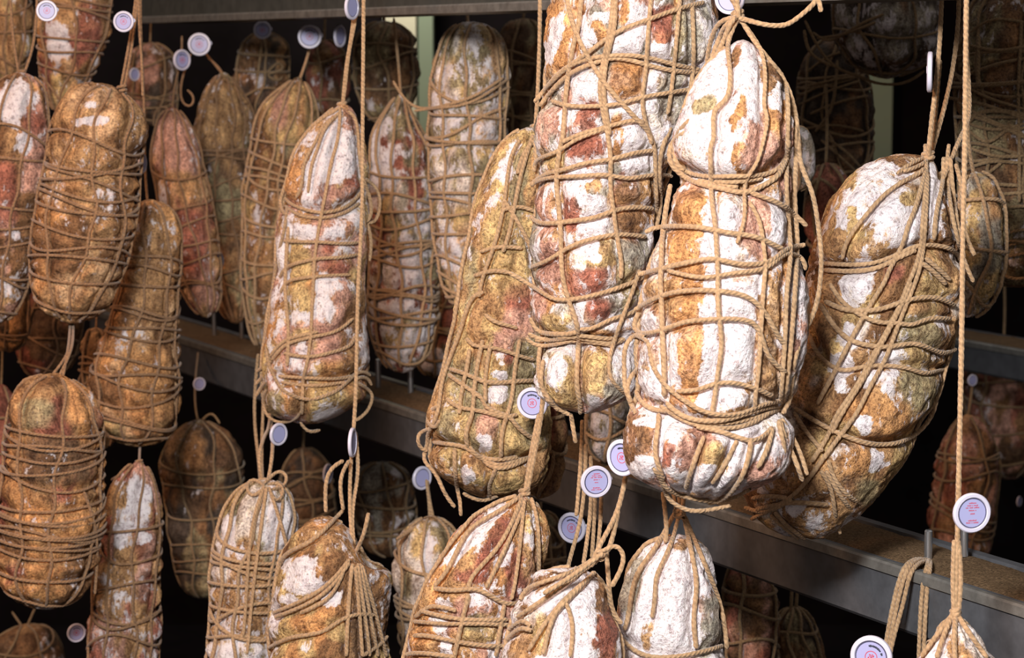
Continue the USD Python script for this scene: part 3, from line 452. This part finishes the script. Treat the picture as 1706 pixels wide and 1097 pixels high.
dict(id='R', tight=1.6, d=3.0, near=True, res=.0036, axis='96,622,16 92,645,54 88,710,78 86,800,84 80,890,86 72,960,78 66,1016,40', cols='TRBO', mould=.06, label='large dark tan cured meat at lower left, bulging under many cross wraps', nv=8, wrap=.024, loose=5, patch=[('G',60,690,30,26),('K',90,770,60,40),('O',50,985,44,24),('O',90,880,60,30)], cord=['98,628,3.0 116,590,3.02 122,540,3.12 124,480,3.2','104,632,3.0 112,590,3.02 117,540,3.12 119,480,3.2','80,634,3.0 106,600,3.02 120,560,3.1'], strs=[('e','140,820 160,890 158,990')]),
dict(id='S', tight=1.6, d=3.2, near=True, res=.0036, axis='232,768,8 228,795,30 222,850,46 216,930,52 210,1010,55 204,1100,58 200,1180,50 198,1210,24', cols='PTRT', mould=.18, label='pinkish cured meat with pale pointed top at the bottom left, beside a tiny tag', nv=8, wrap=.034, patch=[('W',215,880,36,34),('W',232,830,20,30)], cord=['232,774,3.2 233,752,3.26 235,720,3.40 237,640,3.46','226,780,3.2 200,792,3.2 186,800,3.22'], knot=(232,772,5)),
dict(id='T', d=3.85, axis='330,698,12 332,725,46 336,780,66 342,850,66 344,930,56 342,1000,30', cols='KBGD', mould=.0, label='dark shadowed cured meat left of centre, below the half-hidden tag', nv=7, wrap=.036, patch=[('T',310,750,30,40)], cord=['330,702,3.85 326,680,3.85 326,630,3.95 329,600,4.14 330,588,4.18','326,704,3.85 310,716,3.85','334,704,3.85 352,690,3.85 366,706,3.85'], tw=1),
dict(id='U', d=2.95, axis='440,796,14 440,818,46 430,880,64 420,960,66 410,1050,62 404,1140,62 402,1190,40', cols='YTGW', mould=.36, label='pale net-tied cured meat under the pink and white one, bow of twine on top', nv=9, wrap=.026, patch=[('W',475,880,30,40),('W',380,890,16,30)], cord=['438,806,2.95 432,770,2.95 440,730,3.0 450,690,3.14 454,560,3.2','446,806,2.95 452,770,2.95 454,720,3.04 452,690,3.15 458,560,3.2'], knot=(438,806,8), strs=[('k','440,806 452,794 466,786 477,794 472,810 452,816'),('k','438,808 420,800 412,812 420,826 436,816'),('k','446,808 462,806 472,820 462,834 450,818'),('l','440,810 420,880 410,1000 405,1060'),('l','444,812 432,900 418,1020 412,1090'),('l','448,812 470,880 480,920')]),
dict(id='V', d=2.72, axis='590,890,16 572,904,62 556,950,90 550,1010,95 548,1090,96 548,1170,92 548,1220,60', cols='TOYB', mould=.20, hidefront=1, label='round-shouldered cured meat at bottom centre left, a fan of twine spreading from its knot',
 patch=[('W',505,960,30,30),('W',480,1000,14,10),('W',490,940,30,10),('W',620,920,10,12),('W',550,1000,16,16),('O',520,1040,40,16),('Y',560,1050,16,20),('W',510,1075,12,12),('K',605,1050,24,60)],
 strs=[('v','572,850 513,905 475,926 460,960'),('w','582,933 537,981 455,1022'),('w','582,938 537,991 458,1029'),('w','572,953 548,995 500,1022'),('v','587,940 582,995 577,1094'),('v','596,940 606,1012 613,1063 616,1094'),('v','603,943 623,1012 644,1094'),('v','592,945 598,1010 604,1094'),('w','448,1080 486,1063 537,1053 572,1032 606,1024 623,1026'),('w','603,1094 634,1074 646,1060'),('v','600,940 614,1010 630,1094')],
 cord=['606,-40,2.80 605,100,2.80 604,243,2.79 603,352,2.78 598,451,2.77 595,542,2.76 592,668,2.75 586,754,2.74 583,840,2.72 590,930,2.70','592,720,2.76 596,790,2.74 588,850,2.72 592,930,2.70','572,850,2.7 568,800,2.7 582,768,2.72','572,768,2.72 548,789,2.71 543,854,2.70','590,926,2.70 606,890,2.68 614,855,2.68'], knot=(589,928,7,2.70)),
dict(id='W', d=3.15, axis='718,858,10 718,880,38 716,930,58 720,1000,60 728,1080,60 734,1160,54', cols='TYGW', mould=.16, label='dim cured meat in the second row, hanging between the two bottom front ones', nv=7, wrap=.03, patch=[('W',712,925,10,40),('R',718,980,14,16)], cord=['716,864,3.15 714,830,3.15 710,800,3.16','722,864,3.15 716,835,3.15 712,800,3.18','718,860,3.15 690,880,3.13 660,900,3.1']),
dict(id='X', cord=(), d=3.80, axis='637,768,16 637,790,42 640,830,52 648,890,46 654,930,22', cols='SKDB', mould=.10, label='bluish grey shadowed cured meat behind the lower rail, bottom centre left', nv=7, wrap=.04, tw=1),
dict(id='Y', d=2.45, axis='878,826,12 868,852,42 842,905,70 806,975,88 782,1050,95 768,1120,96 758,1200,80', cols='TYPO', mould=.22, hidefront=1, label='slanting cured meat at bottom centre, streaked white along its left shoulder',
 patch=[('W',780,900,14,50,40),('W',800,880,14,50,42),('R',820,915,16,60,30),('R',790,960,30,12),('W',738,1005,12,14),('W',795,1000,16,14),('W',730,1040,16,14),('Y',800,1050,34,20),('G',790,1040,20,14),('W',742,1070,12,14),('R',860,960,14,40)],
 strs=[('v','874,822 860,833 822,857 781,885 747,947 723,978'),('v','870,830 829,912 788,960 780,980'),('v','874,833 871,864 860,960 852,1000'),('v','885,830 895,868 898,961'),('v','874,840 846,905 810,980'),('w','723,981 761,984 798,984 840,1005 872,1003'),('w','692,1029 716,1012 760,1018'),('w','700,1018 730,1026 778,1033 846,1033'),('w','689,1060 709,1060 761,1070 829,1077 870,1070'),('w','677,1091 699,1089 760,1096'),('v','781,991 768,1043 757,1094'),('v','840,1008 826,1094'),('w','690,1036 740,1040 790,1040 850,1042')],
 cord=['905,640,2.45 900,700,2.45 886,760,2.45 874,824,2.45','898,690,2.47 884,760,2.46 876,824,2.45','906,660,2.45 894,740,2.45 882,800,2.45 878,826,2.45'], knot=(874,822,7)),
dict(id='Z', d=2.25, axis='968,945,14 962,968,50 948,1000,74 938,1060,94 934,1130,102 934,1200,96', cols='TWOB', mould=.40, hidefront=1, label='white-blotched cured meat at bottom centre with a twine loop above its shoulder',
 patch=[('W',950,1040,50,70),('W',930,1090,60,50),('W',890,1000,24,16),('R',1008,1050,16,60),('B',895,970,20,8),('Y',900,1060,14,30),('T',870,1080,20,40),('B',1000,1000,14,18)],
 strs=[('v','998,926 943,957 881,981 866,1000'),('v','1000,930 926,985 861,1029'),('v','991,954 943,1002 922,1029 905,1091'),('v','943,1005 953,1040 950,1095'),('v','985,960 926,1016 881,1084'),('w','848,1050 870,1036 884,1044'),('w','845,1066 868,1048 886,1052')],
 cord=['1043,790,2.25 1026,857,2.25 998,912,2.24 985,945,2.24','1030,850,2.25 1015,912,2.25 1000,935,2.24','1005,919,2.22 1026,911,2.22 1038,926,2.22 1032,954,2.22 1019,978,2.22','1010,915,2.24 1014,970,2.24 1022,1020,2.25 1036,1040,2.25','1005,922,2.2 970,948,2.2 930,975,2.2 905,990,2.2'], knot=(1002,924,7,2.24)),
dict(id='AA', d=2.32, axis='1132,890,14 1130,912,44 1122,955,66 1118,1010,80 1116,1080,88 1116,1150,90 1116,1200,80', cols='WWSP', mould=.60, hidefront=1, label='chalk-white cured meat at bottom centre right, below the white-striped one',
 patch=[('W',1120,980,40,60),('W',1115,1060,60,40),('S',1050,960,16,50),('T',1078,1060,12,30),('S',1185,1040,20,50),('T',1140,905,20,10)],
 strs=[('v','1130,851 1125,855 1094,909 1060,961 1046,1029 1040,1050'),('v','1132,853 1115,913 1094,961 1091,992 1086,1030'),('v','1138,854 1153,926 1160,978 1156,1029 1160,1081'),('v','1140,860 1180,954 1201,1012 1211,1081'),('w','1032,1060 1053,1081 1087,1095 1149,1091 1204,1077')],
 cord=['1104,820,2.3 1110,880,2.3 1108,905,2.3','1132,856,2.31 1132,800,2.31 1130,740,2.34','1128,854,2.31 1120,810,2.32 1112,760,2.36','1136,858,2.30 1140,820,2.30'], knot=(1132,856,7,2.31)),
dict(id='AB', d=2.1, axis='1592,1030,10 1592,1050,30 1592,1080,48 1592,1130,76 1592,1200,84', cols='TWO', mould=.42, hidefront=1, label='pointed top of a cured meat in the bottom right corner, on a long cord', strs=[('v','1591,1020 1560,1060 1535,1095'),('v','1593,1022 1625,1070 1645,1097'),('v','1592,1022 1590,1060 1591,1100'),('v','1590,1020 1574,1055 1560,1097')],
 cord=['1612,-40,2.12 1610,0,2.12 1608,200,2.12 1604,400,2.11 1602,560,2.11 1598,760,2.1 1595,900,2.1 1592,1025,2.1','1596,900,2.1 1600,960,2.1 1596,1025,2.1','1590,900,2.1 1588,970,2.1 1590,1025,2.1'], knot=(1592,1022,6)),
dict(id='B2', d=2.72, axis='1622,285,10 1628,310,30 1636,370,38 1634,440,40 1620,500,30 1610,530,12', cols='SGTY', mould=.30, label='grey-green end of a cured meat peeking out right of the big curved one', nv=5, wrap=.05, cord=['1622,290,2.72 1614,240,2.7 1612,180,2.68 1612,60,2.66 1611,-40,2.66']),
dict(id='AC', d=2.95, axis='1690,-30,40 1684,40,78 1682,140,88 1684,260,88 1690,380,80 1700,480,50', cols='KGBG', mould=.12, label='greenish brown cured meat at the top right edge, covered in a messy tangle of twine', nv=8, wrap=.03, loose=3, tw=1,
 strs=[('l',p) for p in ('1587,118 1624,152 1706,182','1573,162 1641,175 1706,199','1607,202 1641,185 1706,190','1607,204 1658,216 1706,206','1612,216 1648,236 1681,216 1706,226','1614,246 1658,260 1706,260','1600,287 1648,270 1706,273','1696,152 1698,240 1698,337','1631,61 1629,145','1702,34 1696,152','1617,54 1651,34 1706,37','1617,76 1661,84 1706,78','1614,307 1644,290 1670,270','1627,330 1658,337 1688,364','1596,170 1640,196 1690,214 1712,212','1604,190 1650,204 1712,232','1610,210 1630,190 1670,186 1712,196','1660,395 1690,386 1712,382','1655,405 1690,402 1712,408','1665,430 1712,422')]),
dict(id='AD', d=3.3, axis='1478,-90,50 1478,-30,84 1478,50,88 1478,100,70 1478,132,30', cols='SKSD', mould=.34, label='greyish shadowed cured meat end at the top right, left of the edge-on white tag', nv=6, wrap=.05, tw=1,
 strs=[('l',p) for p in ('1341,34 1354,61 1388,108 1432,128 1459,138 1506,138 1540,118','1340,50 1351,88 1388,110','1354,54 1381,67 1422,47 1472,24','1361,64 1405,57 1459,37')]),
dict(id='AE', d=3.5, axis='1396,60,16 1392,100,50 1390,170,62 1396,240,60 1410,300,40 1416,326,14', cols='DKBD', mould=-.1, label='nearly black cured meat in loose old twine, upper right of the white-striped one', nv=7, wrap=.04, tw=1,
 strs=[('l',p) for p in ('1331,175 1381,152 1432,135','1327,148 1405,131 1440,128','1395,101 1391,152 1381,189 1358,219','1368,233 1405,266 1439,297','1375,229 1415,258 1442,290','1337,216 1388,209 1439,219','1345,120 1380,95 1430,80','1350,190 1400,170 1446,160')]),
dict(id='AF', cord=(), d=2.9, axis='1320,210,16 1326,240,26 1330,280,24 1328,320,10', cols='SGT', mould=.3, label='small pale hump of a cured meat behind the right flank of the white-striped one', nv=3, wrap=0),
dict(id='AG', d=3.3, axis='1376,270,12 1380,310,34 1384,370,40 1386,440,30 1386,480,12', cols='RPBR', mould=-.05, label='dull red cured meat in the gap between the two big front ones at right', nv=5, wrap=.05, tw=1),
dict(id='AH', d=4.68, axis='1672,570,24 1672,600,60 1676,670,70 1680,740,62 1684,800,30', cols='PRKB', mould=.05, label='dim pink cured meat at the right edge, under the dark rear rail', nv=6, wrap=.05, tw=1),
dict(id='AI', d=3.9, axis='1612,690,8 1614,720,34 1612,780,52 1604,850,54 1598,910,48 1594,960,24', cols='RTBP', mould=.02, label='reddish cured meat behind the round tag at right, standing over the dusty rail', nv=5, wrap=.045, tw=1, patch=[('P',1610,750,20,26),('R',1590,810,20,30),('T',1585,870,20,20)], cord=['1612,696,3.9 1618,660,3.9 1620,630,3.9']),
dict(id='AJ', d=2.98, axis='1014,610,20 1012,650,38 1010,710,38 1008,750,30 1008,772,14', cols='STYG', mould=.30, label='greyish bottom end of a cured meat directly below the tall lumpy one', nv=5, wrap=.035),
dict(id='AK', d=3.78, axis='748,450,20 742,510,42 732,580,42 722,632,18', cols='BKGR', mould=-.08, label='dark cured meat end with one round white mould spot, resting just over the lower rail', nv=5, wrap=.04, patch=[('W',722,604,20,20)], tw=1),
dict(id='AL', d=3.1, axis='1240,930,14 1246,965,36 1252,1030,44 1254,1100,42 1254,1150,20', cols='RPKB', mould=.0, label='dim pinkish cured meat below the lower rail, right of the chalk-white one', nv=5, wrap=.036, cord=['1240,936,3.1 1236,900,3.1 1234,850,3.1','1250,940,3.1 1254,900,3.1 1256,850,3.1'], tw=1),
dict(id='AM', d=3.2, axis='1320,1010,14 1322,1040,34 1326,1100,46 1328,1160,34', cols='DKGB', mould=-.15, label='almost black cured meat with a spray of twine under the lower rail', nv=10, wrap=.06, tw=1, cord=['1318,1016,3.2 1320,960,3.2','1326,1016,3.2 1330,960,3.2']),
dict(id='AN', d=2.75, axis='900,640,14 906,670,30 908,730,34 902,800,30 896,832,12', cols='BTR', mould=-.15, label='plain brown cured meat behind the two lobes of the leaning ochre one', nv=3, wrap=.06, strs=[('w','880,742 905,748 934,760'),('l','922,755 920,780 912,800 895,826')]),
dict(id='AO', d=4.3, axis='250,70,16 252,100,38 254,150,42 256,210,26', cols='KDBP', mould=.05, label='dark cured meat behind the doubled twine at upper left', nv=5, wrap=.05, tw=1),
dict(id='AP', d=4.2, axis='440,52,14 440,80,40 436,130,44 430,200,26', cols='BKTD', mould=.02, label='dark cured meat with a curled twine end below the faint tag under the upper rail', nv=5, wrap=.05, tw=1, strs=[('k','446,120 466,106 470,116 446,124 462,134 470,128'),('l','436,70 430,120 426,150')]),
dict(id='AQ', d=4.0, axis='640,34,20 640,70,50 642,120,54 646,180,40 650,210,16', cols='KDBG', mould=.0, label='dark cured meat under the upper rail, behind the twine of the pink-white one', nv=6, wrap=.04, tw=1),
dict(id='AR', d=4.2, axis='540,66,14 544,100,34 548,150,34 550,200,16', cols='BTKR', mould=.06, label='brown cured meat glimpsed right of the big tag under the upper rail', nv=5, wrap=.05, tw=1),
dict(id='AS', d=4.0, axis='40,1040,20 44,1070,54 46,1120,62 46,1170,40', cols='BKT', mould=.0, label='shadowed cured meat in the bottom left corner, only its crown in view', nv=6, wrap=.04, tw=1, cord=['44,1046,4.0 60,1010,4.0','38,1046,4.0 20,1020,4.0']),
dict(id='AT', d=3.7, axis='2,640,10 0,680,24 -4,760,34 -4,840,20', cols='RKB', mould=-.1, label='dark red sliver of cured meat at the left edge, beside the large dark tan one', nv=3, wrap=.06, tw=1),
dict(id='AU', d=3.6, axis='160,545,14 158,590,24 160,660,26 172,715,22 176,748,12', cols='OTB', mould=.0, label='thin knobbly orange cured meat hugging the left side of the knobbly orange-brown one', nv=4, wrap=.03, tight=1.5),
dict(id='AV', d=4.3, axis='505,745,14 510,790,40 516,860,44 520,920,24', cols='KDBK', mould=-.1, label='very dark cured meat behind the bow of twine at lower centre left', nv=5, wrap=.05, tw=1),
dict(id='AW', d=3.4, axis='900,850,16 904,890,34 900,950,38 896,1010,30', cols='TBGK', mould=.05, label='dim cured meat tucked behind the right shoulder of the slanting one', nv=5, wrap=.04),
]
for m in MEATS:
    if m.get('tw') == 1: m['tw'] = M_TWD
for spec in MEATS:
    meat(spec)
# ---------------------------------------------------------------- tags
def seal(px, py, d, rpx, yaw, kind, label, pitch=0.0, roll=0.0):
    r = rpx * d / FPX; c = unp(px, py, d)
    cy, sy = math.cos(yaw), math.sin(yaw)
    n = np.array([sy, -cy, 0.0]); n = n * math.cos(pitch) + np.array([0, 0, math.sin(pitch)])
    ex = np.array([cy, sy, 0.0]); ez = np.cross(ex, -n) * -1
    ez = np.cross(n, ex); 
    if ez[2] < 0: ez = -ez
    if roll: ex, ez = ex * math.cos(roll) + ez * math.sin(roll), ez * math.cos(roll) - ex * math.sin(roll)
    M = np.eye(4); M[:3, 0], M[:3, 1], M[:3, 2], M[:3, 3] = ex, ez, n, c
    if np.linalg.det(M[:3, :3]) < 0: M[:3, 0] = -M[:3, 0]
    t = thing('seal_tag', label, 'tag', c, 'round seal tags on the twine')
    def put(name, m, mat, smooth=40, lab=None):
        m = m.copy(); m.apply_transform(M); part(name, m, mat, t, smooth, label=lab)
    k = r; th = 0.13 * r
    rim = trimesh.creation.revolve(np.array([(0, -th), (0.9 * k, -th), (k, -th * .6), (k, th * .6), (0.95 * k, th), (0.80 * k, th), (0.76 * k, th * .45), (0, th * .45)]), sections=48)
    put('rim', rim, M_RIM, 30)
    face = trimesh.creation.revolve(np.array([(0, th * .45), (0.755 * k, th * .45), (0.75 * k, th * .56), (0, th * .56)]), sections=48)
    put('face', face, M_FACE, 30)
    def ring(ro, ri, z0, z1):
        return trimesh.creation.revolve(np.array([(ri, z0), (ro, z0), (ro, z1), (ri, z1), (ri, z0)]) , sections=40)
    z0, z1 = th * .5, th * .62
    put('groove_line', ring(.765 * k, .715 * k, z0, z1), M_LINE, False, 'dark ring around the face')
    if kind == 'e':
        put('emblem', ring(.30 * k, .265 * k, z0, z1), M_RED, False, 'small red ring emblem')
        rs_ = random.Random(int(px)); ms = []
        for a, b, w, h in ((-.09, .07, .10, .05), (.07, .09, .07, .09), (0, 0, .22, .03), (-.1, -.09, .06, .09), (.09, -.07, .09, .05), (0, .02, .03, .3)):
            m = trimesh.creation.box((w * k, h * k, z1 - z0)); m.apply_translation((a * k, b * k, (z0 + z1) / 2)); ms.append(m)
        put('emblem_figure', trimesh.util.concatenate(ms), M_RED, False)
        ms = []
        for j in range(13):
            if j == 10: continue
            a = math.radians(126 - j * 7.0); m = trimesh.creation.box((.055 * k, (.07 + .05 * rs_.random()) * k, z1 - z0))
            m.apply_transform(trimesh.transformations.rotation_matrix(a - math.pi / 2, (0, 0, 1))); m.apply_translation((.53 * k * math.cos(a), .53 * k * math.sin(a), (z0 + z1) / 2)); ms.append(m)
        put('lettering', trimesh.util.concatenate(ms), M_BLACK, False, 'black curved print')
    if kind == 't':
        rs_ = random.Random(int(px)); ms = []
        for y, w, words in ((.50, .40, (8,)), (.38, .58, (5, 1, 5)), (.27, .74, (3, 4, 6)), (.13, .40, (6, 1)), (-.04, .24, (4,)), (-.38, .46, (9,)), (-.49, .66, (5, 1, 6))):
            n_ = sum(words) + len(words) - 1; x = -w / 2; cw = w / n_
            for q, wd in enumerate(words):
                for _ in range(wd):
                    hh = rs_.choice((.05, .05, .065, .045)); m = trimesh.creation.box((cw * .74 * k, hh * k, z1 - z0)); m.apply_translation(((x + cw / 2) * k, (y + (hh - .05) / 2) * k, (z0 + z1) / 2)); ms.append(m); x += cw
                x += cw
        put('lettering', trimesh.util.concatenate(ms), M_RED, False, 'rows of tiny red print')
    # clip through which the twine runs
    clip = trimesh.creation.torus(.16 * k, .06 * k, 16, 8); clip.apply_translation((0.9 * k, 0.1 * k, -th)); put('clip', clip, M_RIM, True)
    return t
for a in [
 (1619,855,2.07,33.5,.26,'t','white tag with rows of red print on the long cord at right, the nearest tag'),
 (993,803,2.42,27,.30,'t','white tag with red print left of the white-striped meat, below the greyish end'),
 (1037,763,2.22,31,-.68,'e','lilac tag with red emblem half hidden by the white-striped meat',.0,-.15),
 (887,672,2.5,26.5,-.30,'e','lilac tag with red emblem hanging in front of the leaning ochre meat',.0,-.1),
 (953,880,2.75,26,-.55,'e','partly hidden tag with red emblem behind the twine at bottom centre'),
 (1452,1095,2.16,36,-.45,'e','tag with black curved print and red emblem at the bottom edge, beside the hanging strap',.0,-.45),
 (1549,120,2.32,34,1.38,'p','edge-on white tag at upper right beside the vertical cords'),
 (1216,-2,2.24,26,-.4,'p','bluish tag cut by the top edge above the white-striped meat'),
 (917,190,2.46,18,-1.1,'p','slim edge of a tag at the left flank of the tall lumpy meat'),
 (78,18,3.05,17.5,.1,'e','round white tag at top left on the white and orange tapering meat'),
 (206,36,3.02,17.5,-.1,'e','round white tag on the doubled twine of the long tan meat'),
 (303,100,3.66,17.5,.80,'e','oval-looking tag turned sideways, lower left of a tag pair under the upper rail'),
 (332,74,3.85,19,.1,'e','round pale tag, upper right of a tag pair under the upper rail'),
 (437,50,4.1,15,.2,'e','faint tag half in the shade right under the upper rail'),
 (516,61,3.7,20,.0,'e','grey-shaded round tag with red centre under the upper rail'),
 (566,60,3.6,19,1.15,'p','narrow tag turned almost edge-on just left of the twine under the upper rail'),
 (586,12,2.97,21,1.1,'p','white tag turned edge-on in front of the upper rail'),
 (224,124,4.0,11,.9,'p','dim tag in the shadow behind the twine of the long tan meat'),
 (237,272,3.27,17,1.35,'p','thin tag edge right of the long tan meat'),
 (363,436,3.86,16,1.1,'p','dim tag edge in the dark gap right of the pinkish pointed meat'),
 (332,640,3.8,11,.5,'p','small tag in the dark above the shadowed meat at lower left'),
 (464,724,2.98,19,.85,'p','lilac tag turned sideways just below the pink and white meat'),
 (587,738,2.73,25,1.42,'p','white tag seen exactly edge-on on the long middle cord'),
 (546,790,3.4,17,1.2,'p','shadowed tag edge left of the long middle cord, lower centre'),
 (703,797,3.17,20,.75,'p','dark grey tag in the shade left of the leaning ochre meat'),
 (1620,634,3.88,10,.5,'p','tiny lilac tag under the dark rear rail at right'),
 (127,1055,3.18,16,.5,'e','tiny white tag at the bottom left beside the pinkish meat'),
 (1698,836,4.2,9,.9,'p','blurred tiny tag at the right edge beside the nearest tag')]:
    seal(*a)

# ---------------------------------------------------------------- straps of twine slung over the lower rail
def strap(label, lines):
    base = unp(*[float(q) for q in lines[0].split()[-1].split(',')])
    t = thing('twine_strap', label, 'twine', base, None)
    for l in lines:
        p = pts(l); X = spline(unp(p[:, 0], p[:, 1], p[:, 2]), 0.003)
        twine('strand', X, 0.0024, M_TW, t, True)
strap('doubled twine strap slung from the metal pin over the rail, left one', ['1546,934,2.43 1522,934,2.395 1505,950,2.375 1492,990,2.375 1478,1060,2.375 1470,1120,2.375','1546,936,2.425 1528,942,2.385 1516,960,2.37 1506,1000,2.37 1490,1060,2.37 1476,1120,2.37','1545,935,2.43 1524,937,2.39 1510,954,2.372 1499,990,2.372 1486,1050,2.372 1474,1120,2.372'])
strap('doubled twine strap slung from the metal pin over the rail, right one', ['1548,934,2.42 1544,946,2.375 1538,975,2.365 1533,1040,2.365 1530,1120,2.365','1550,936,2.42 1549,950,2.37 1545,980,2.36 1541,1040,2.36 1538,1120,2.36'])
strap('bundle of twine strands hanging down behind the red-printed tag before the lower rail', ['976,740,2.5 974,800,2.5 966,870,2.5 950,930,2.48 944,960,2.46','984,760,2.5 984,840,2.5 978,900,2.48 972,940,2.46','992,790,2.5 990,860,2.5 986,930,2.48','1002,780,2.5 1000,870,2.5 992,940,2.48','970,700,2.52 968,760,2.52 960,860,2.5'])
strap('pair of thin twine cords hanging behind the foot of the pink and white meat', ['430,590,3.3 424,690,3.3 430,760,3.28 434,810,3.2','442,590,3.3 438,690,3.3 436,760,3.28 438,810,3.2'])
